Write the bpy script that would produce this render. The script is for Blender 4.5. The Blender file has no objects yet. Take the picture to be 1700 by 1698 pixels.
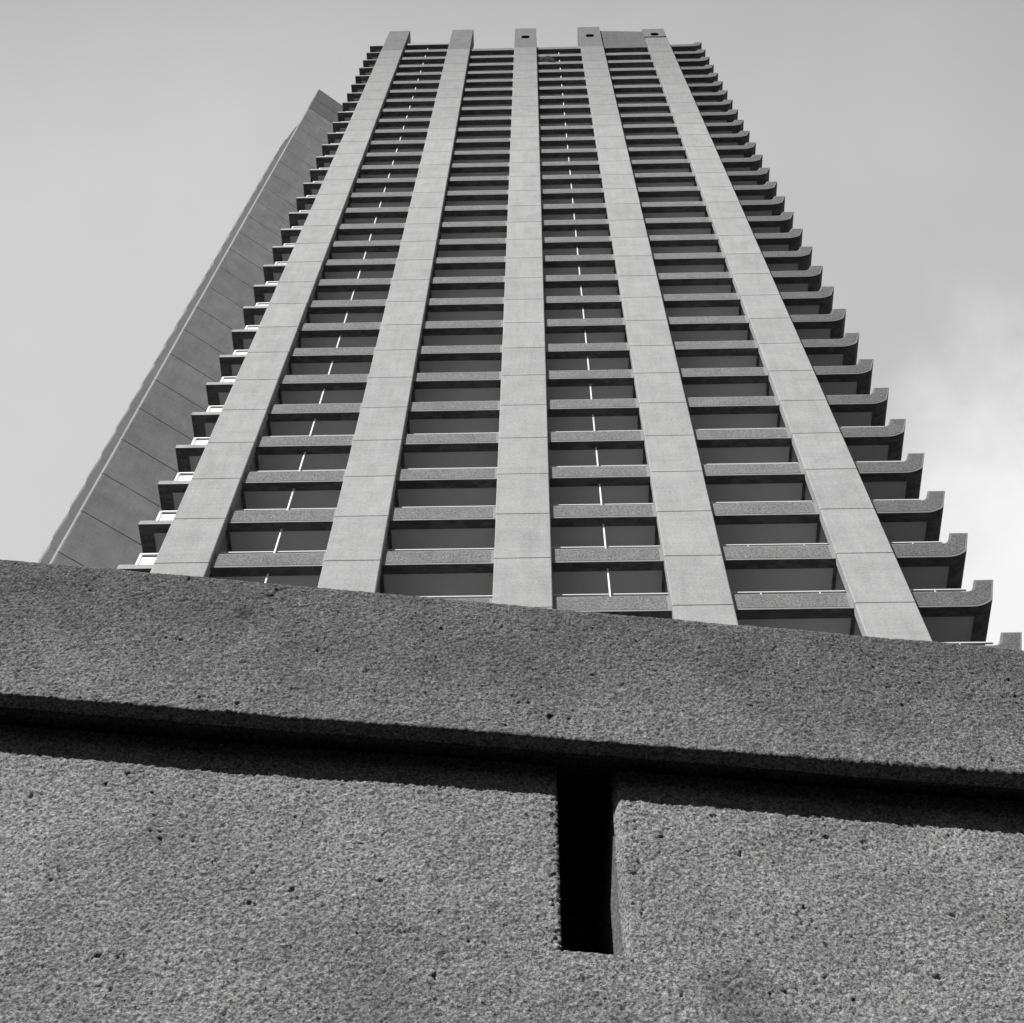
import bpy, bmesh, math, random
import numpy as np
from mathutils import Matrix, Vector

random.seed(7)
rng = np.random.default_rng(11)
sc = bpy.context.scene
COL = sc.collection

# ------------------------------------------------------------------ camera
ZB = 40.384                     # height of storey line n = 0 above the ground
H = 2.85                        # storey height
cam_d = bpy.data.cameras.new('camera')
cam_d.sensor_width = 36.0
cam_d.sensor_fit = 'HORIZONTAL'
cam_d.lens = 2428.0 / 1700.0 * 36.0
cam_d.clip_start = 0.05
cam_d.clip_end = 3000
cam = bpy.data.objects.new('camera', cam_d)
COL.objects.link(cam)
rt = Vector((0.99971034, 0.0222400235, 0.00919875559))
up = Vector((0.01519011799, -0.8795271163, 0.4756062573))
fw = Vector((-0.01866804932, 0.47532876309, 0.8796101812))
CAM = Vector((0.53276493, -22.58139637, 1.6))
M = Matrix((rt, up, -fw)).transposed().to_4x4()
M.translation = CAM
cam.matrix_world = M
sc.camera = cam

# ------------------------------------------------------------------ sun and sky
AZ = math.radians(36.0)         # sun stands left of the facade's normal
EL = math.radians(43.0)
S = Vector((-math.sin(AZ) * math.cos(EL), -math.cos(AZ) * math.cos(EL), math.sin(EL)))
sun_d = bpy.data.lights.new('sun', 'SUN')
sun_d.energy = 5.0
sun_d.angle = math.radians(0.5)
sun_d.color = (1.0, 0.997, 0.992)
sun = bpy.data.objects.new('sun', sun_d)
sun.rotation_euler = S.to_track_quat('Z', 'Y').to_euler()
sun.location = (-40, -60, 120)
COL.objects.link(sun)

world = bpy.data.worlds.new('World')
sc.world = world
world.use_nodes = True
wn = world.node_tree.nodes
wl = world.node_tree.links
wn.clear()
w_out = wn.new('ShaderNodeOutputWorld')
w_bg = wn.new('ShaderNodeBackground')
w_bg.inputs['Strength'].default_value = 0.05
sky = wn.new('ShaderNodeTexSky')
sky.sky_type = 'NISHITA'
sky.sun_disc = False
sky.sun_elevation = EL
sky.sun_rotation = math.atan2(S.x, S.y)
bw = wn.new('ShaderNodeRGBToBW')
wl.new(sky.outputs[0], bw.inputs[0])
tc = wn.new('ShaderNodeTexCoord')


def wmath(op, a=None, b=None, clamp=False):
    n = wn.new('ShaderNodeMath')
    n.operation = op
    n.use_clamp = clamp
    for i, v in enumerate((a, b)):
        if v is None:
            continue
        if isinstance(v, (int, float)):
            n.inputs[i].default_value = v
        else:
            wl.new(v, n.inputs[i])
    return n.outputs[0]


def wdot(vec):
    n = wn.new('ShaderNodeVectorMath')
    n.operation = 'DOT_PRODUCT'
    wl.new(tc.outputs['Generated'], n.inputs[0])
    n.inputs[1].default_value = vec
    return n.outputs['Value']


def wnoise(scale, detail, rough, dist=0.0):
    n = wn.new('ShaderNodeTexNoise')
    n.inputs['Scale'].default_value = scale
    n.inputs['Detail'].default_value = detail
    n.inputs['Roughness'].default_value = rough
    n.inputs['Distortion'].default_value = dist
    wl.new(tc.outputs['Generated'], n.inputs['Vector'])
    return n.outputs['Fac']


def wramp(v, stops):
    r = wn.new('ShaderNodeValToRGB')
    r.color_ramp.interpolation = 'EASE'
    el = r.color_ramp.elements
    while len(el) < len(stops):
        el.new(0.5)
    for e, (p, c) in zip(el, stops):
        e.position = p
        e.color = (c, c, c, 1)
    wl.new(v, r.inputs[0])
    return r.outputs[0]


# thin veil of cloud, brighter to the west (left), a bright cloud low in the east
veil_noise = wnoise(2.6, 5.0, 0.55, 0.3)
veil = wmath('ADD', wmath('MULTIPLY', wdot((-1.0, 0.0, 0.0)), 2.4), 9.5)
veil = wmath('ADD', veil, wmath('MULTIPLY', wmath('SUBTRACT', veil_noise, 0.5), 3.6))
cl_dir = Vector((0.37, 0.50, 0.78)).normalized()
cl = wmath('ADD', wdot(tuple(cl_dir)), wmath('MULTIPLY', wmath('SUBTRACT', wnoise(5.0, 6.0, 0.6, 0.4), 0.5), 0.035))
cl_f = wramp(cl, [(0.973, 0.0), (1.003, 1.0)])
cloud = wmath('ADD', veil, wmath('MULTIPLY', cl_f, 6.5))
# the veil covers the sky over and beyond the tower, the sky behind the camera is clear
cover = wramp(wmath('ADD', wmath('MULTIPLY', wdot((0.0, 1.0, 0.25)), 0.5), 0.5), [(0.55, 0.0), (0.75, 0.95)])
mixn = wn.new('ShaderNodeMix')
mixn.data_type = 'FLOAT'
wl.new(cover, mixn.inputs[0])
wl.new(bw.outputs[0], mixn.inputs[2])
wl.new(cloud, mixn.inputs[3])
comb = wn.new('ShaderNodeCombineColor')
for i in range(3):
    wl.new(mixn.outputs[0], comb.inputs[i])
wl.new(comb.outputs[0], w_bg.inputs['Color'])
wl.new(w_bg.outputs[0], w_out.inputs['Surface'])

sc.view_settings.view_transform = 'Standard'
sc.view_settings.look = 'None'
sc.view_settings.exposure = 0.35
sc.view_settings.gamma = 1.0
sc.render.engine = 'CYCLES'
sc.cycles.max_bounces = 6


# ------------------------------------------------------------------ materials
class Mat:
    def __init__(self, name, rough=0.9, spec=0.25):
        self.m = bpy.data.materials.new(name)
        self.m.use_nodes = True
        self.n = self.m.node_tree.nodes
        self.l = self.m.node_tree.links
        self.p = self.n['Principled BSDF']
        self.p.inputs['Roughness'].default_value = rough
        self.p.inputs['Specular IOR Level'].default_value = spec
        g = self.n.new('ShaderNodeNewGeometry')
        self.pos = g.outputs['Position']

    def scale(self, v):
        n = self.n.new('ShaderNodeVectorMath')
        n.operation = 'MULTIPLY'
        self.l.new(self.pos, n.inputs[0])
        n.inputs[1].default_value = v
        return n.outputs[0]

    def noise(self, scale, detail=4, rough=0.6, vec=None):
        n = self.n.new('ShaderNodeTexNoise')
        n.inputs['Scale'].default_value = scale
        n.inputs['Detail'].default_value = detail
        n.inputs['Roughness'].default_value = rough
        self.l.new(vec or self.pos, n.inputs['Vector'])
        return n.outputs['Fac']

    def math(self, op, a, b=None, c=None, clamp=False):
        n = self.n.new('ShaderNodeMath')
        n.operation = op
        n.use_clamp = clamp
        for i, v in enumerate((a, b, c)):
            if v is None:
                continue
            if isinstance(v, (int, float)):
                n.inputs[i].default_value = v
            else:
                self.l.new(v, n.inputs[i])
        return n.outputs[0]

    def maprange(self, v, a, b, c, d):
        n = self.n.new('ShaderNodeMapRange')
        for i, x in enumerate((a, b, c, d)):
            n.inputs[i + 1].default_value = x
        self.l.new(v, n.inputs[0])
        return n.outputs[0]

    def grey(self, v, tint=(1.0, 1.0, 1.0)):
        c = self.n.new('ShaderNodeCombineColor')
        for i in range(3):
            self.l.new(v if tint[i] == 1.0 else self.math('MULTIPLY', v, tint[i]), c.inputs[i])
        self.l.new(c.outputs[0], self.p.inputs['Base Color'])

    def bump(self, h, dist, strength=1.0):
        b = self.n.new('ShaderNodeBump')
        b.inputs['Distance'].default_value = dist
        b.inputs['Strength'].default_value = strength
        self.l.new(h, b.inputs['Height'])
        self.l.new(b.outputs[0], self.p.inputs['Normal'])


def concrete(name, base, mott=0.16, streak=0.10, grain=0.22, bump=0.004, blocks=0.05, rough=0.9, top=0.0, boards=0.10):
    m = Mat(name, rough)
    big = m.noise(0.9, 5, 0.6)
    st = m.noise(1.0, 5, 0.65, m.scale((3.2, 3.2, 0.35)))
    gr = m.noise(11.0, 3, 0.85)
    v = m.math('ADD', m.math('MULTIPLY', m.math('SUBTRACT', big, 0.5), mott * 2.2), 1.0)
    v = m.math('ADD', v, m.math('MULTIPLY', m.math('SUBTRACT', st, 0.5), streak * 2.2))
    v = m.math('ADD', v, m.math('MULTIPLY', m.math('SUBTRACT', gr, 0.5), grain * 2.2))
    if blocks:
        sep = m.n.new('ShaderNodeSeparateXYZ')
        m.l.new(m.pos, sep.inputs[0])
        fz = m.math('FLOOR', m.math('DIVIDE', m.math('SUBTRACT', sep.outputs[2], ZB), H))
        fx = m.math('FLOOR', m.math('DIVIDE', m.math('ADD', sep.outputs[0], 100.0), 2.6))
        wnn = m.n.new('ShaderNodeTexWhiteNoise')
        wnn.noise_dimensions = '2D'
        cb = m.n.new('ShaderNodeCombineXYZ')
        m.l.new(fz, cb.inputs[0])
        m.l.new(fx, cb.inputs[1])
        m.l.new(cb.outputs[0], wnn.inputs['Vector'])
        v = m.math('ADD', v, m.math('MULTIPLY', m.math('SUBTRACT', wnn.outputs['Value'], 0.5), blocks * 2))
    bd = m.noise(1.0, 3, 0.6, m.scale((0.5, 0.5, 7.0)))
    v = m.math('ADD', v, m.math('MULTIPLY', m.math('SUBTRACT', bd, 0.5), boards * 2.2))
    if top:          # tone darkens towards the highest storeys
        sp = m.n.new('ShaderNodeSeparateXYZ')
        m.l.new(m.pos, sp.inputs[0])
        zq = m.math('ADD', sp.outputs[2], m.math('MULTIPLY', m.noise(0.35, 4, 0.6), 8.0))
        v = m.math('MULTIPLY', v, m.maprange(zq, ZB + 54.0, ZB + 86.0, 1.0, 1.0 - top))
    m.grey(m.math('MULTIPLY', v, base))
    m.bump(m.noise(38.0, 4, 0.7), bump)
    return m.m


def hammered(name, base):
    m = Mat(name, 0.95, 0.15)
    a = m.noise(17.0, 3, 0.9)
    v = m.maprange(a, 0.36, 0.64, 0.50, 1.42)
    big = m.noise(1.1, 4, 0.6)
    v = m.math('MULTIPLY', v, m.math('ADD', m.math('MULTIPLY', big, 0.5), 0.75))
    m.grey(m.math('MULTIPLY', v, base))
    m.bump(m.noise(22.0, 5, 0.8), 0.03)
    return m.m


def stained(name, base, dark):
    """soffit edge: dry concrete with a wavy water stain and dirt"""
    m = Mat(name, 0.9, 0.2)
    a = m.noise(1.6, 5, 0.6, m.scale((1.0, 2.6, 1.7)))
    f = m.maprange(a, 0.46, 0.54, 0.0, 1.0)
    v = m.math('ADD', m.math('MULTIPLY', f, base - dark), dark)
    v = m.math('MULTIPLY', v, m.math('ADD', m.math('MULTIPLY', m.noise(14, 4, 0.7), 0.6), 0.7))
    m.grey(v)
    m.bump(m.noise(30.0, 4, 0.7), 0.004)
    return m.m


def plain(name, base, rough=0.5, spec=0.4, var=0.06):
    m = Mat(name, rough, spec)
    v = m.math('ADD', m.math('MULTIPLY', m.math('SUBTRACT', m.noise(3.0, 4, 0.6), 0.5), var * 2), 1.0)
    m.grey(m.math('MULTIPLY', v, base))
    return m.m


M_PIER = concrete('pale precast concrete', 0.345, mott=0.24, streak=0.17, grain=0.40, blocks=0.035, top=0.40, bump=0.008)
M_SCREEN = concrete('dark screen concrete', 0.105, mott=0.3, streak=0.3, grain=0.3, blocks=0.0)  # darker tone than the piers, for the roof screen
M_CAP = concrete('dark precast concrete', 0.15, mott=0.22, streak=0.2, grain=0.28, blocks=0.0)  # pier caps, darker than the shafts below
M_LIP = concrete('dark margin', 0.19, mott=0.2, streak=0.1, grain=0.25, blocks=0.0)  # darker margin for the upturned right end
M_EDGE = concrete('smooth concrete margin', 0.26, mott=0.10, streak=0.04, grain=0.14, blocks=0.0)
M_WING = concrete('grey wing wall concrete', 0.255, mott=0.34, streak=0.20, grain=0.36, blocks=0.05)
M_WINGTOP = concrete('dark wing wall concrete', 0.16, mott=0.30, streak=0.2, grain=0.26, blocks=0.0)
M_REAR = concrete('rear balcony concrete', 0.25, mott=0.10, streak=0.16, grain=0.10, blocks=0.03)
M_HAM = hammered('bush hammered concrete', 0.215)
M_HAM2 = hammered('dark hammered concrete', 0.15)  # darker hammered field for the upturned right end
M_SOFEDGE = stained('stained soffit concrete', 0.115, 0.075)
M_COFFER = plain('painted soffit', 0.50, 0.9, 0.1, 0.05)
M_CORE = concrete('core concrete', 0.30)
M_WHITE = plain('white painted metal', 0.85, 0.45, 0.3, 0.02)
M_RAIL = plain('pale painted rail', 0.62, 0.45, 0.3, 0.03)
M_DARK = plain('dark gap', 0.03, 0.9, 0.1, 0.02)
M_BLOCKER = concrete('dark blocker concrete', 0.06)  # only for the wall added to block light
M_GROUND = plain('dark paving', 0.05, 0.9, 0.1, 0.3)


# ------------------------------------------------------------------ mesh helpers
def mesh_obj(name, verts, faces, mats, parent=None, midx=None, smooth=False):
    me = bpy.data.meshes.new(name)
    me.from_pydata([tuple(v) for v in verts], [], faces)
    for m in (mats if isinstance(mats, (list, tuple)) else [mats]):
        me.materials.append(m)
    if midx is not None:
        me.polygons.foreach_set('material_index', midx)
    if smooth:
        me.polygons.foreach_set('use_smooth', [True] * len(me.polygons))
    me.update()
    bm = bmesh.new()
    bm.from_mesh(me)
    bmesh.ops.recalc_face_normals(bm, faces=bm.faces)
    bm.to_mesh(me)
    bm.free()
    o = bpy.data.objects.new(name, me)
    COL.objects.link(o)
    if parent:
        o.parent = parent
    return o


class MB:
    """collects convex and prism pieces of ONE part"""
    def __init__(self):
        self.v, self.f, self.mi = [], [], []

    def box(self, x0, x1, y0, y1, z0, z1, mi=0):
        b = len(self.v)
        self.v += [(x, y, z) for z in (z0, z1) for y in (y0, y1) for x in (x0, x1)]
        for q in ((0, 2, 3, 1), (4, 5, 7, 6), (0, 1, 5, 4), (2, 6, 7, 3), (0, 4, 6, 2), (1, 3, 7, 5)):
            self.f.append(tuple(b + i for i in q))
            self.mi.append(mi)
        return self

    def prism_xy(self, pts, z0, z1, mi=0):
        b, n = len(self.v), len(pts)
        self.v += [(x, y, z0) for x, y in pts] + [(x, y, z1) for x, y in pts]
        self.f += [tuple(b + i for i in range(n))[::-1], tuple(b + n + i for i in range(n))]
        self.f += [(b + i, b + (i + 1) % n, b + n + (i + 1) % n, b + n + i) for i in range(n)]
        self.mi += [mi] * (n + 2)
        return self

    def prism_xz(self, pts, y0, y1, mi=0):
        b, n = len(self.v), len(pts)
        self.v += [(x, y0, z) for x, z in pts] + [(x, y1, z) for x, z in pts]
        self.f += [tuple(b + i for i in range(n)), tuple(b + n + i for i in range(n))[::-1]]
        self.f += [(b + i, b + (i + 1) % n, b + n + (i + 1) % n, b + n + i) for i in range(n)]
        self.mi += [mi] * (n + 2)
        return self

    def tube(self, p, q, r, n=8, mi=0):
        p, q = Vector(p), Vector(q)
        d = (q - p).normalized()
        a = d.orthogonal().normalized()
        c = d.cross(a)
        b = len(self.v)
        for e in (p, q):
            for i in range(n):
                t = 2 * math.pi * i / n
                self.v.append(tuple(e + r * (math.cos(t) * a + math.sin(t) * c)))
        self.f += [tuple(b + i for i in range(n)), tuple(b + n + i for i in range(n))]
        self.f += [(b + i, b + (i + 1) % n, b + n + (i + 1) % n, b + n + i) for i in range(n)]
        self.mi += [mi] * (n + 2)
        return self

    def build(self, name, mats, parent=None):
        return mesh_obj(name, self.v, self.f, mats, parent, self.mi)


def empty(name, loc=(0, 0, 0)):
    o = bpy.data.objects.new(name, None)
    o.location = loc
    COL.objects.link(o)
    return o


def copy_obj(o, parent, dz):
    c = o.copy()
    COL.objects.link(c)
    c.parent = parent
    c.location = (o.location[0], o.location[1], o.location[2] + dz)
    return c


# ------------------------------------------------------------------ ground
g = MB()
g.v = [(-900, -900, 0), (900, -900, 0), (900, 900, 0), (-900, 900, 0)]
g.f = [(0, 1, 2, 3)]
g.mi = [0]
ground = g.build('ground', M_GROUND)
ground['kind'] = 'structure'

# ------------------------------------------------------------------ tower
tower = empty('residential_tower', (0, 2, 0))
tower['label'] = 'tall concrete tower block with pale vertical piers and stacked balconies, rising behind the wall'
tower['category'] = 'tower block'
tower_off = Vector((0, -2, 0))


def tpart(o):
    o.location = tower_off
    return o


PX = [(-11.378, -9.650), (-6.121, -4.355), (-0.883, 0.883), (4.332, 6.118), (9.592, 11.342)]
NTOP = 29
zz = lambda n: ZB + n * H

# core and walls behind the balconies
c = MB()
c.box(-12.1, 13.0, 2.2, 15.0, 0, zz(29) + 2.2)
c.box(-6.0, 8.0, 4.0, 12.0, zz(29) + 2.2, zz(29) + 6.2)
tpart(c.build('core_wall', M_CORE, tower))


# piers
def pier_block(mb, x0, x1, z0, z1, depth, mi=0, ch=0.028):
    mb.prism_xy([(x0 + ch, 0), (x1 - ch, 0), (x1, ch), (x1, depth), (x0, depth), (x0, ch)], z0, z1, mi)


GAP = 0.044
for k, (x0, x1) in enumerate(PX):
    mb = MB()
    xm = (x0 + x1) / 2
    ncap = 29 if k == 4 else 28
    n = -14
    z0 = 0.0
    mb.box(xm - 0.42, xm + 0.42, 0.30, 2.2, 0, zz(ncap))                 # stem behind the cladding
    mb.box(x0 + 0.05, x1 - 0.05, 0.05, 0.31, 0, zz(ncap), 1)                 # backing seen in the open joints
    for n in range(-14, ncap):
        z0 = max(0.0, zz(n) + GAP / 2)
        z1 = zz(n + 1) - GAP / 2
        jx = random.uniform(-0.004, 0.004)
        pier_block(mb, x0 + jx, x1 + jx, z0, z1, 0.34)
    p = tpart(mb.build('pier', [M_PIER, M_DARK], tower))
    # cap of the pier above the roof line, holed on three of them
    ztop = ZB + (86.35 if k == 4 else 87.8)
    zc = zz(ncap)
    cap = MB()
    dep = 1.25
    if k < 2:
        for a, b in ((zc + GAP / 2, zc + 3.6), (zc + 3.62, ztop)):
            pier_block(cap, x0, x1, a, b, dep)
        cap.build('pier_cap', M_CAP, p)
    else:
        hz0, hz1 = ZB + 83.42, ZB + 84.62
        zl, zu = zc + GAP / 2, hz0 - 0.35
        bm = bmesh.new()
        lo = max(zl, zu)
        if zu - zl > 0.4:
            pier_block(cap, x0, x1, zl, zu - 0.02, dep)
            lo = zu
        outer = [(x0, lo), (x1, lo), (x1, ztop), (x0, ztop)]
        hx, hr = 0.33, 0.3
        hole = []
        for cx_, cz_, a0 in ((xm + hx - hr, hz1 - hr, 0), (xm - hx + hr, hz1 - hr, 90), (xm - hx + hr, hz0 + hr, 180), (xm + hx - hr, hz0 + hr, 270)):
            for s in range(6):
                t = math.radians(a0 + s * 18)
                hole.append((cx_ + hr * math.cos(t), cz_ + hr * math.sin(t)))
        vo = [bm.verts.new((x, 0, z)) for x, z in outer]
        vh = [bm.verts.new((x, 0, z)) for x, z in hole]
        eo = [bm.edges.new((vo[i], vo[(i + 1) % 4])) for i in range(4)]
        eh = [bm.edges.new((vh[i], vh[(i + 1) % len(vh)])) for i in range(len(vh))]
        bmesh.ops.triangle_fill(bm, use_beauty=True, use_dissolve=False, edges=eo + eh)
        vh2 = [bm.verts.new((v.co.x, 0.9, v.co.z)) for v in vh]
        for i in range(len(vh)):
            j = (i + 1) % len(vh)
            bm.faces.new((vh[i], vh[j], vh2[j], vh2[i])).material_index = 1
        bm.faces.new(vh2).material_index = 1
        vb = [bm.verts.new((x, dep, z)) for x, z in outer]
        for i in range(4):
            j = (i + 1) % 4
            bm.faces.new((vo[i], vo[j], vb[j], vb[i]))
        bm.faces.new(vb)
        bmesh.ops.recalc_face_normals(bm, faces=bm.faces)
        base = len(cap.v)
        bm.verts.index_update()
        cap.v += [tuple(v.co) for v in bm.verts]
        cap.f += [tuple(base + v.index for v in f.verts) for f in bm.faces]
        cap.mi += [f.material_index for f in bm.faces]
        bm.free()
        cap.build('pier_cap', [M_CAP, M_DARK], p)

# --- balconies: one part per storey
YF, YB, YD = 0.21, 0.54, 2.195          # front face, back of front beam, back wall
ZS, ZT = 0.03, 0.86                     # underside and top of the front beam
ZC = 0.10                               # coffer height
XL = -12.56
SLAB_T = 0.30
# upturned end on the right: profile in x, z (relative to the storey line)
OUT = [(13.00, 0.03), (13.14, 0.045), (13.28, 0.09), (13.42, 0.17), (13.55, 0.27), (13.64, 0.36), (13.70, 0.47), (13.735, 0.60), (14.005, 1.50)]
INN = [(13.42, 1.50), (13.27, 1.06), (13.235, 0.98), (13.17, 0.90), (13.09, 0.865), (13.0, 0.86)]


def balcony_mesh():
    """slab with its beam, ribs and upturned end; materials: 0 stained edge, 1 coffer paint, 2 smooth margin"""
    mb = MB()
    # slab with painted soffit, in one sheet from end to end
    mb.box(XL + 0.44, 13.12, YB, YD, ZC, ZC + SLAB_T - 0.07, 1)
    # left end edge beams
    mb.box(XL, PX[0][0] + 0.30, YF, YB, ZS, 0.28, 0)
    mb.box(XL, XL + 0.44, YB, YD, ZS, 0.28, 0)
    # front beams between the piers
    for i in range(4):
        mb.box(PX[i][1] + 0.001, PX[i + 1][0] - 0.001, YF, YB, ZS, ZT, 0)
    # link behind the piers
    for x0, x1 in PX:
        mb.box(x0 + 0.002, x1 - 0.002, 0.345, YB, ZS + 0.004, 0.28, 0)
    # right end: L shaped profile, then floor band and lip going back
    xr = PX[4][1] + 0.001
    mb.prism_xz([(xr, ZS)] + OUT + INN + [(xr, ZT)], YF, YB, 0)
    inner_back = [(13.42, 1.50), (13.27, 1.06), (13.20, 0.60), (13.12, 0.32)]
    mb.prism_xz([(13.12, 0.045)] + OUT[1:] + inner_back, YB, YD, 0)
    # narrow ribs beside each pier and at the coffer ends
    for x0, x1 in PX:
        for a in (x0 - 0.03, x1 - 0.07):
            mb.box(a, a + 0.10, YB, YD, ZS + 0.002, ZC + 0.02, 0)
    return mb


# front face of each beam: smooth margin, with the hammered field proud of it
def margin_and_field(i):
    """returns (margin polygon, field polygon)"""
    if i < 4:
        x0, x1 = PX[i][1] + 0.002, PX[i + 1][0] - 0.002
        return ([(x0, ZS), (x1, ZS), (x1, ZT), (x0, ZT)],
                [(x0 + 0.11, ZS + 0.085), (x1 - 0.11, ZS + 0.085), (x1 - 0.11, ZT - 0.045), (x0 + 0.11, ZT - 0.045)])
    xr = PX[4][1] + 0.002
    mar = [(xr, ZS)] + OUT + INN + [(xr, ZT)]
    fld = [(xr + 0.11, ZS + 0.085), (13.0, 0.115), (13.13, 0.13), (13.25, 0.17), (13.38, 0.245), (13.50, 0.34), (13.575, 0.42), (13.63, 0.51),
           (13.66, 0.61), (13.92, 1.44), (13.47, 1.44), (13.335, 1.02), (13.28, 0.93), (13.19, 0.85), (13.09, 0.815), (xr + 0.11, 0.815)]
    return mar, fld


b_me = balcony_mesh()
proto = tpart(b_me.build('balcony', [M_SOFEDGE, M_COFFER, M_EDGE], tower))
proto.location = tower_off + Vector((0, 0, zz(0)))
protos = {}
for i in range(5):
    mar, fld = margin_and_field(i)
    mb = MB().prism_xz(mar, YF - 0.012, YF - 0.001, 0)
    mb.prism_xz(fld, YF - 0.020, YF - 0.0125, 1)
    protos['front', i] = mb.build('front_panel', [M_EDGE, M_HAM] if i < 4 else [M_LIP, M_HAM2], proto)
    # handrail
    mb = MB()
    yr, zr = 0.47, 1.385
    if i < 4:
        xa, xb = PX[i][1] - 0.02, PX[i + 1][0] + 0.02
    else:
        xa, xb = PX[4][1] - 0.02, 13.20
    spans = [(xa, xb)]
    if i in (0, 2):
        xm = (PX[i][1] + PX[i + 1][0]) / 2
        spans = [(xa, xm - 0.035), (xm + 0.10, xb)]
    for s0, s1 in spans:
        mb.box(s0, s1, yr - 0.03, yr + 0.03, zr - 0.025, zr + 0.025)
        m = max(1, int((s1 - s0) / 1.6))
        for t in range(m if i > 2 else 0):
            xx = s0 + (s1 - s0) * (t + 0.5) / m + (0.12 if i == 3 else 0.0)
            mb.box(xx - 0.022, xx + 0.022, yr - 0.022, yr + 0.022, 0.80, zr - 0.02)
    protos['rail', i] = mb.build('handrail', M_RAIL, proto)
    if i in (0, 2):
        protos['post', i] = MB().box(xm - 0.025, xm + 0.025, 0.435, 0.495, 0.80, H + ZS + 0.01).build('partition_post', M_WHITE, proto)
# slim front edge of the left end and its white railing
protos['edge', 0] = MB().box(XL + 0.001, PX[0][0] + 0.25, YF - 0.012, YF - 0.001, ZS, 0.279).build('edge_trim', M_PIER, proto)
mb = MB()
xr = XL + 0.38
mb.box(xr, xr + 0.085, 0.44, 0.50, 0.25, 1.40)
mb.box(xr, PX[0][0] + 0.1, 0.44, 0.50, 1.335, 1.40)
mb.box(xr, PX[0][0] + 0.1, 0.45, 0.49, 0.25, 0.33)
mb.box(xr + 0.115, PX[0][0] + 0.1, 0.455, 0.485, 0.33, 1.17)
protos['railing', 0] = mb.build('end_railing', M_WHITE, proto)

N0 = -4
for n in range(N0, NTOP + 1):
    if n == 0:
        continue
    if n == NTOP:
        break
    b = proto.copy()
    COL.objects.link(b)
    b.parent = tower
    b.location = tower_off + Vector((0, 0, zz(n)))
    for key, ch in protos.items():
        if key[0] == 'post' and n == 28 and key[1] != 0:
            continue
        c = ch.copy()
        COL.objects.link(c)
        c.parent = b
# top storey: only the left end and first bay carry on
tb = MB()
tb.box(XL + 0.44, PX[1][1], YB, YD, ZC, 0.33, 1)
tb.box(XL, PX[0][0] + 0.30, YF, YB, ZS - 0.10, 0.12, 0)
tb.box(XL, XL + 0.44, YB, YD, ZS - 0.10, 0.12, 0)
tb.box(PX[0][1] + 0.001, PX[1][0] - 0.001, YF, YB, ZS, 0.70, 0)
top_b = tb.build('balcony', [M_SOFEDGE, M_COFFER], tower)
top_b.location = tower_off + Vector((0, 0, zz(29)))
MB().box(PX[0][1] + 0.002, PX[1][0] - 0.002, YF - 0.012, YF - 0.001, ZS, 0.70).build('front_panel', M_EDGE, top_b)

# plain screen wall that closes the fourth bay above the last balcony
sw = MB()
x0, x1 = PX[3][1] - 0.002, PX[4][0] + 0.002
zt0, zt1 = ZB + 86.95, ZB + 86.25
zm = ZB + 83.75
sw.box(x0, x1, YF + 0.06, YB, zz(28) + 0.031, zt1 - 0.6)
sw.prism_xz([(x0, zz(28) + ZT - 0.6), (x1, zz(28) + ZT - 0.6), (x1, zm), (x0, zm)], YF - 0.03, YF + 0.061)
sw.prism_xz([(x0, zm + 0.03), (x1, zm + 0.03), (x1, zt1), (x0, zt0)], YF - 0.03, YB + 0.2)
tpart(sw.build('roof_screen', M_SCREEN, tower))

# wing wall standing askew behind the left end, with open joints at each storey
C0 = Vector((-15.28, 1.04, 0))
D = Vector((0.8, 0.6, 0))
NB = Vector((-0.6, 0.8, 0))          # pointing away from the camera


def ww(s, t):
    q = C0 + D * s + NB * t
    return (q.x, q.y)


wing = MB()
dp = 0.9
wing.prism_xy([ww(0.05, 0.05), ww(7, 0.05), ww(7, dp - 0.05), ww(0.05, dp - 0.05)], 0, ZB + 69.2, 0)
z_prev = 0.02
k = -16
while True:
    zj = ZB + 2.657 + k * H
    k += 1
    if zj < 1:
        continue
    top = min(zj, ZB + 69.55)
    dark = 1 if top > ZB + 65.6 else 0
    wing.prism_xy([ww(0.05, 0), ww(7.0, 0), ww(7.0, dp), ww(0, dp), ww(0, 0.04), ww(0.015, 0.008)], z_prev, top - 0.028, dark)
    z_prev = zj + 0.028
    if zj > ZB + 68.5:
        break
wing.prism_xy([ww(0, 0), ww(7.0, 0), ww(7.0, dp), ww(0, dp)], z_prev, ZB + 69.55, 1)
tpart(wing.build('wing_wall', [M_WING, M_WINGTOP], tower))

# balcony ends of the rear side, seen edge-on past the wing wall
q = Vector((CAM.x, CAM.y, 0)) + (C0 - Vector((CAM.x, CAM.y, 0))) * 1.302


def rr(s, t):
    v = q + D * s + NB * t
    return (v.x, v.y)


zr0 = ZB + 15.2
rear = []
for k in range(-8, 24):
    z0 = zr0 + k * H
    prof = [(-0.355, 0.0), (-0.415, 0.20), (-0.44, 0.42), (-0.43, 0.9), (-0.355, H - 0.02)]
    v, f = [], []
    rows = []
    for s, dz in prof:
        pts = [rr(s, 0), rr(3.0, 0), rr(3.0, 1.6), rr(s, 1.6)]
        rows.append([len(v) + i for i in range(4)])
        v += [(x, y, z0 + dz) for x, y in pts]
    f.append(tuple(rows[0]))
    f.append(tuple(rows[-1]))
    for a, b in zip(rows, rows[1:]):
        f += [(a[i], a[(i + 1) % 4], b[(i + 1) % 4], b[i]) for i in range(4)]
    if not rear:
        o = mesh_obj('rear_balcony_end', v, f, M_REAR, tower)
        o.location = tower_off
        rear.append(o)
        rear_z = z0
    else:
        c = rear[0].copy()
        COL.objects.link(c)
        c.parent = tower
        c.location = tower_off + Vector((0, 0, z0 - rear_z))
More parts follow.
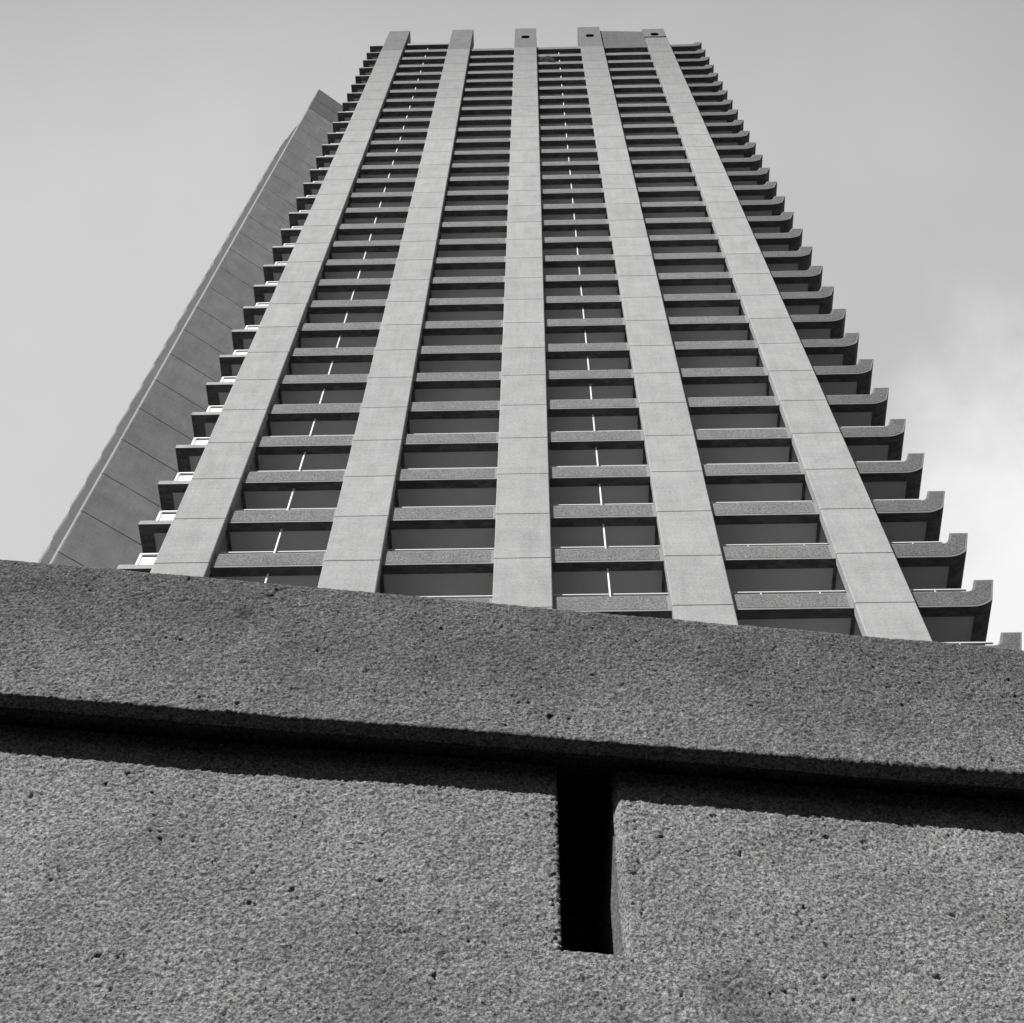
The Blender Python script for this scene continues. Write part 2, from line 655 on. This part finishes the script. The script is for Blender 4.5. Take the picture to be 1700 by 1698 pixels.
# raking top over the rear ends
zt = zr0 + 24 * H
v, f, rows = [], [], []
for s, z in ((-0.36, zt), (-0.40, zt + 0.3), (-0.30, ZB + 84.6), (-0.20, ZB + 87.8), (0.05, ZB + 92.5)):
    pts = [rr(s, 0), rr(3.0, 0), rr(3.0, 1.6), rr(s, 1.6)]
    rows.append([len(v) + i for i in range(4)])
    v += [(x, y, z) for x, y in pts]
f += [tuple(rows[0]), tuple(rows[-1])]
for a, b in zip(rows, rows[1:]):
    f += [(a[i], a[(i + 1) % 4], b[(i + 1) % 4], b[i]) for i in range(4)]
tpart(mesh_obj('raking_roof', v, f, M_REAR, tower))
# body of the tower behind the wing wall
MB()
bk = MB().prism_xy([(-12.2, 3.0), (-3.0, 14.0), (-12.0, 22.0), rr(2.9, 1.7), rr(2.9, 0.2)], 0, ZB + 66)
tpart(bk.build('rear_wing_wall', M_CORE, tower))

# ------------------------------------------------------------------ podium wall in the foreground
TH = math.radians(6.3)
UX = np.array([math.cos(TH), math.sin(TH), 0.0])
WX = np.array([math.sin(TH), -math.cos(TH), 0.0])
DW = 2.2
O3 = np.array([CAM.x, CAM.y, 0.0]) - WX * DW
wall = empty('podium_wall', (float(O3[0]), float(O3[1]), 0))
wall['label'] = 'rough hammered concrete podium wall with a heavy parapet and a dark upright slot'
wall['category'] = 'wall'
wall['kind'] = 'thing'


def vnoise(x, y, seed):
    """smooth value noise on arrays"""
    r = np.random.default_rng(seed).random((512, 512))
    xi, yi = np.floor(x).astype(int), np.floor(y).astype(int)
    fx, fy = x - xi, y - yi
    fx = fx * fx * (3 - 2 * fx)
    fy = fy * fy * (3 - 2 * fy)
    a = r[xi % 512, yi % 512]
    b = r[(xi + 1) % 512, yi % 512]
    c = r[xi % 512, (yi + 1) % 512]
    d = r[(xi + 1) % 512, (yi + 1) % 512]
    return (a * (1 - fx) + b * fx) * (1 - fy) + (c * (1 - fx) + d * fx) * fy - 0.5


def rough_field(u, z, seed):
    """pick-hammered relief in metres"""
    wx = u + 0.012 * vnoise(u / 0.05, z / 0.05, seed + 9)
    wz = z + 0.012 * vnoise(u / 0.05, z / 0.05, seed + 8)
    h = 0.0022 * vnoise(wx / 0.0085, wz / 0.0085, seed)
    h += 0.0040 * vnoise(wx / 0.0048 + 3, wz / 0.0048, seed + 1)
    h += 0.0010 * vnoise(wx / 0.022 + 7, wz / 0.020, seed + 2)
    h += 0.0022 * vnoise(wx / 0.08, wz / 0.07, seed + 3)
    h += 0.0060 * vnoise(u / 0.55, z / 0.4, seed + 4)
    pit = vnoise(wx / 0.012 + 40, wz / 0.0105, seed + 5)
    sel = np.clip(vnoise(wx / 0.07 + 11, wz / 0.07, seed + 6) + 0.15, 0, 1) * 2.2
    h -= 0.009 * np.clip(pit - 0.355, 0, 1) / 0.145 * np.clip(sel, 0, 1)
    return h


def axis(lo, hi, fine_lo, fine_hi, step, coarse):
    a = list(np.arange(lo, fine_lo, coarse)) + list(np.arange(fine_lo, fine_hi, step)) + list(np.arange(fine_hi, hi + coarse * 0.5, coarse))
    return np.array(a)


def to_local(U, Z, Wd):
    P = U[..., None] * UX + Wd[..., None] * WX
    P[..., 2] += Z
    return P.reshape(-1, 3)


def grid_obj(name, U, Z, Wd, mats, parent, keep=None, smooth=False, midx=None):
    nr, nc = U.shape
    V = to_local(U, Z, Wd)
    idx = np.arange(nr * nc).reshape(nr, nc)
    q = np.stack([idx[:-1, :-1], idx[:-1, 1:], idx[1:, 1:], idx[1:, :-1]], -1)
    if keep is not None:
        q = q[keep]
    q = q.reshape(-1, 4)
    me = bpy.data.meshes.new(name)
    me.vertices.add(len(V))
    me.vertices.foreach_set('co', V.astype(np.float32).ravel())
    me.loops.add(q.size)
    me.loops.foreach_set('vertex_index', q.astype(np.int32).ravel())
    me.polygons.add(len(q))
    me.polygons.foreach_set('loop_start', np.arange(0, q.size, 4, dtype=np.int32))
    me.polygons.foreach_set('loop_total', np.full(len(q), 4, dtype=np.int32))
    for m_ in (mats if isinstance(mats, list) else [mats]):
        me.materials.append(m_)
    if midx is not None:
        me.polygons.foreach_set('material_index', midx.astype(np.int32).ravel())
    me.update(calc_edges=True)
    if smooth:
        me.polygons.foreach_set('use_smooth', np.ones(len(q), dtype=bool))
    me.validate()
    o = bpy.data.objects.new(name, me)
    COL.objects.link(o)
    o.parent = parent
    return o


def wall_mat(name, base, spots=(), top=None):
    m = Mat(name, 0.95, 0.12)
    fine = m.noise(150.0, 2, 0.8)
    mid = m.noise(62.0, 4, 0.85)
    big = m.noise(2.2, 5, 0.6)
    patch = m.noise(7.0, 4, 0.6)
    v = m.maprange(fine, 0.36, 0.64, 0.40, 1.60)
    v = m.math('MULTIPLY', v, m.maprange(mid, 0.34, 0.66, 0.62, 1.38))
    v = m.math('MULTIPLY', v, m.maprange(big, 0.3, 0.7, 0.84, 1.16))
    v = m.math('MULTIPLY', v, m.maprange(patch, 0.3, 0.7, 0.88, 1.12))
    # tiny open pores and a few pale quartz flecks
    po = m.noise(88.0, 2, 0.6)
    v = m.math('MULTIPLY', v, m.maprange(po, 0.30, 0.38, 0.22, 1.0))
    fl = m.noise(95.0, 1, 0.5, m.scale((1, 1, 1.3)))
    v = m.math('ADD', v, m.maprange(fl, 0.79, 0.82, 0.0, 1.3))
    warp = m.math('MULTIPLY', m.math('SUBTRACT', m.noise(14.0, 4, 0.7), 0.5), 0.10)
    for (px, py, pz), r0, r1, k in spots:
        n = m.n.new('ShaderNodeVectorMath')
        n.operation = 'DISTANCE'
        m.l.new(m.pos, n.inputs[0])
        n.inputs[1].default_value = (px, py, pz)
        v = m.math('MULTIPLY', v, m.maprange(m.math('ADD', n.outputs['Value'], warp), r0, r1, k, 1.0))
    if top:          # darker towards the upper part of the parapet
        sp = m.n.new('ShaderNodeSeparateXYZ')
        m.l.new(m.pos, sp.inputs[0])
        zq = m.math('ADD', sp.outputs[2], m.math('MULTIPLY', m.math('SUBTRACT', m.noise(3.0, 5, 0.65), 0.5), 0.9))
        v = m.math('MULTIPLY', v, m.maprange(zq, 4.45, 4.95, 1.0, 1.0 - top))
    m.grey(m.math('MULTIPLY', v, base))
    hb = m.math('ADD', m.math('MULTIPLY', m.noise(110.0, 4, 0.8), 0.009), m.math('MULTIPLY', m.noise(330.0, 3, 0.7), 0.003))
    m.bump(hb, 1.0)
    return m.m


def wall_pt(u, z, w=0.0):
    q_ = O3 + UX * u + WX * w
    return (float(q_[0]), float(q_[1]), z)


M_WALL = wall_mat('hammered podium concrete', 0.275, [(wall_pt(0.62, 3.73), 0.0, 0.11, 0.62), (wall_pt(0.70, 3.60), 0.02, 0.10, 0.66),
                                                     (wall_pt(-0.10, 3.70), 0.05, 0.28, 0.84)])
M_PARA = wall_mat('rough parapet concrete', 0.215, [(wall_pt(-0.545, 4.85, 0.091), 0.006, 0.022, 0.55)], top=0.34)  # parapet tone darkens upwards
M_SOFSHADE = wall_mat('shade-toned soffit', 0.075)  # shade under the parapet, put into the base colour
M_DRIP = wall_mat('shade-toned drip edge', 0.19)  # outer strip of that underside shade, painted a step lighter

# wall body with its slot
SU0, SU1, SZ0 = 0.276, 0.408, 3.807
ZP = 4.406
ua = axis(-9.0, 9.0, -1.45, 1.75, 0.0034, 0.25)
za = axis(0.0, ZP, 3.35, ZP, 0.0034, 0.15)
za[-1] = ZP
ua[np.argmin(abs(ua - SU0))] = SU0
ua[np.argmin(abs(ua - SU1))] = SU1
za[np.argmin(abs(za - SZ0))] = SZ0
U, Z = np.meshgrid(ua, za)
Wd = rough_field(U, Z, 21)
# arris of the slot is spalled: round the face back towards the opening, more on the right
edge_r = np.clip((SU1 + 0.019 + 0.006 * vnoise(Z / 0.09, Z * 0, 77) - U) / 0.022, 0, 1) * (U >= SU1 - 1e-4) * (Z > SZ0 - 0.004)
edge_l = np.clip((U - (SU0 - 0.010)) / 0.011, 0, 1) * (U <= SU0 + 1e-4) * (Z > SZ0 - 0.004)
nl = np.exp(-((U - SU0 + 0.012) / 0.012) ** 2) * (U <= SU0 + 1e-4) * (Z > SZ0)
nr = np.exp(-((U - SU1 - 0.045) / 0.014) ** 2) * (Z > SZ0)
Wd -= (nl + nr * 0.7) * 0.009 * np.clip(vnoise(U / 0.007 + 5, Z / 0.006, 61) - 0.12, 0, 1) * 3.0
Wd = Wd - 0.038 * edge_r ** 1.7 - 0.008 * edge_l ** 2
cu = (ua[:-1] + ua[1:]) / 2
cz = (za[:-1] + za[1:]) / 2
CU, CZ = np.meshgrid(cu, cz)
keep = ~((CU > SU0) & (CU < SU1) & (CZ > SZ0))
face = grid_obj('wall_face', U, Z, Wd, M_WALL, wall, keep)
# mass of the wall behind the face, left, right and below the slot, and the slot's own lining
back = MB()


def lbox(mb, u0, u1, w0, w1, z0, z1, mi=0):
    b = len(mb.v)
    for zq in (z0, z1):
        for wq in (w0, w1):
            for uq in (u0, u1):
                v_ = UX * uq + WX * wq
                mb.v.append((v_[0], v_[1], zq))
    for qd in ((0, 2, 3, 1), (4, 5, 7, 6), (0, 1, 5, 4), (2, 6, 7, 3), (0, 4, 6, 2), (1, 3, 7, 5)):
        mb.f.append(tuple(b + i for i in qd))
        mb.mi.append(mi)


lbox(back, -9, SU0 - 0.001, -0.6, -0.02, 0, ZP - 0.02)
lbox(back, SU1 + 0.001, 9, -0.6, -0.050, 0, ZP - 0.02)
lbox(back, SU0 - 0.001, SU1 + 0.001, -0.6, -0.02, 0, SZ0 - 0.004)
lbox(back, SU0 - 0.001, SU1 + 0.001, -0.6, -0.45, SZ0 - 0.004, ZP - 0.02)
back.build('wall_body', M_PARA, wall)
# unseen wall added behind the camera to keep light off the near wall
opp = MB()
lbox(opp, -14, 14, 4.4, 5.4, 0, 5.6)
lbox(opp, -14, 14, 4.3, 5.5, 5.6, 6.1)
opp.build('light_blocker', M_BLOCKER, wall)

# parapet: soffit with a drip step, rounded arris, tall rough face, worn top edge
A = 0.091
prof = []
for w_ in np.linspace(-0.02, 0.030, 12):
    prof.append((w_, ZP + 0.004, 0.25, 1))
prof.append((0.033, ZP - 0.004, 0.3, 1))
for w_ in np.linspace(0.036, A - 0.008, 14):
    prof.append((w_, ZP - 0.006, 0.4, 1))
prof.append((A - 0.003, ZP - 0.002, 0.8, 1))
for z_ in np.arange(ZP + 0.003, 4.965, 0.0034):
    prof.append((A, z_, 1.0 if z_ < 4.90 else 0.75, 0))
for t in np.linspace(0, 1, 8)[1:]:
    prof.append((A - 0.028 * (1 - math.cos(t * math.pi / 2)) - 0.0 * t, 4.965 + 0.018 * math.sin(t * math.pi / 2), 0.6, 2))
for w_ in np.linspace(A - 0.04, -0.5, 40):
    prof.append((w_, 4.984, 0.8, 2))
prof.append((-0.5, 4.2, 0.0, 3))
pw = np.array([p[0] for p in prof])
pz = np.array([p[1] for p in prof])
amp = np.array([p[2] for p in prof])
kind = np.array([p[3] for p in prof])
ua2 = axis(-9.0, 9.0, -1.5, 1.8, 0.0034, 0.25)
U, Wp = np.meshgrid(ua2, pw)
_, Zp = np.meshgrid(ua2, pz)
_, AM = np.meshgrid(ua2, amp)
_, KD = np.meshgrid(ua2, kind)
sarc = np.concatenate([[0], np.cumsum(np.hypot(np.diff(pw), np.diff(pz)))])
_, SA = np.meshgrid(ua2, sarc)
h = rough_field(U, SA + 5.0, 55) * AM
dW = np.where(KD == 0, h, 0.0)
dZ = np.where(KD == 1, -h, 0.0)
dW = np.where(KD == 2, h * 0.7, dW)
dZ = np.where(KD == 2, h * 0.7, dZ)
slope = (0.010 - 0.018 * np.clip(U, -3, 3)) * np.clip((Zp - 4.42) / 0.56, 0, 1)
# the top arris wavers a little and is chipped here and there
worn = 0.010 * vnoise(U / 0.6, U * 0 + 3, 91) + 0.005 * vnoise(U / 0.12, U * 0 + 5, 92)
slope = slope + worn * np.clip((Zp - 4.9) / 0.08, 0, 1)
low = -0.006 * np.clip(U, -3, 3) + 0.006 * vnoise(U / 0.35, U * 0 + 2, 93) + 0.004 * vnoise(U / 0.05, U * 0 + 2, 94)
slope = slope + low * np.clip((4.45 - Zp) / 0.05, 0, 1) * (Wp > 0.05)
grid_obj('parapet', U, Zp + dZ + slope, Wp + dW, [M_PARA, M_SOFSHADE, M_DRIP], wall, midx=(KD[:-1, :-1] == 1) * np.where(Wp[:-1, :-1] > 0.048, 2, 1))

# ------------------------------------------------------------------ shrub spilling over one of the top balconies
M_LEAF = plain('grey-green leaves', 0.36, 0.7, 0.2, 0.4)
M_POT = plain('fired clay trough', 0.16, 0.9, 0.2, 0.1)
zf = ZB + 26 * H
sh = empty('balcony_shrub', (1.6, 0.62, zf + ZC + 0.24))
sh['label'] = 'bushy shrub spilling over the front of a balcony near the top, beside the middle pier'
sh['category'] = 'plant'
off = Vector(sh.location) * -1
tr = MB().box(1.05, 2.15, 0.56, 0.80, zf + 0.34, zf + 0.70)
tr.box(1.02, 2.18, 0.545, 0.815, zf + 0.70, zf + 0.74)
o = tr.build('planter', M_POT, sh)
o.location = off
rs = random.Random(5)
v, f = [], []
for cx_, cy_, cz_, rx, ry, rz_, cnt in ((1.22, 0.10, 1.45, 0.20, 0.16, 0.50, 260), (1.72, 0.08, 1.42, 0.30, 0.20, 0.60, 520), (2.06, 0.12, 0.98, 0.16, 0.18, 0.35, 160),
                                        (1.62, 0.48, 1.15, 0.50, 0.16, 0.50, 320)):
    for _ in range(cnt):
        d = Vector((rs.gauss(0, 1), rs.gauss(0, 1), rs.gauss(0, 1))).normalized() * (rs.random() ** 0.4)
        c_ = Vector((cx_ + d.x * rx, cy_ + d.y * ry, zf + cz_ + d.z * rz_))
        a = Vector((rs.gauss(0, 1), rs.gauss(0, 1), rs.gauss(0, 1))).normalized()
        b = a.orthogonal().normalized()
        L, Wd_ = rs.uniform(0.08, 0.14), rs.uniform(0.025, 0.04)
        n0 = len(v)
        v += [tuple(c_ - a * L * 0.5), tuple(c_ + b * Wd_), tuple(c_ + a * L * 0.5), tuple(c_ - b * Wd_)]
        f.append((n0, n0 + 1, n0 + 2, n0 + 3))
o = mesh_obj('foliage', v, f, M_LEAF, sh)
o.location = off
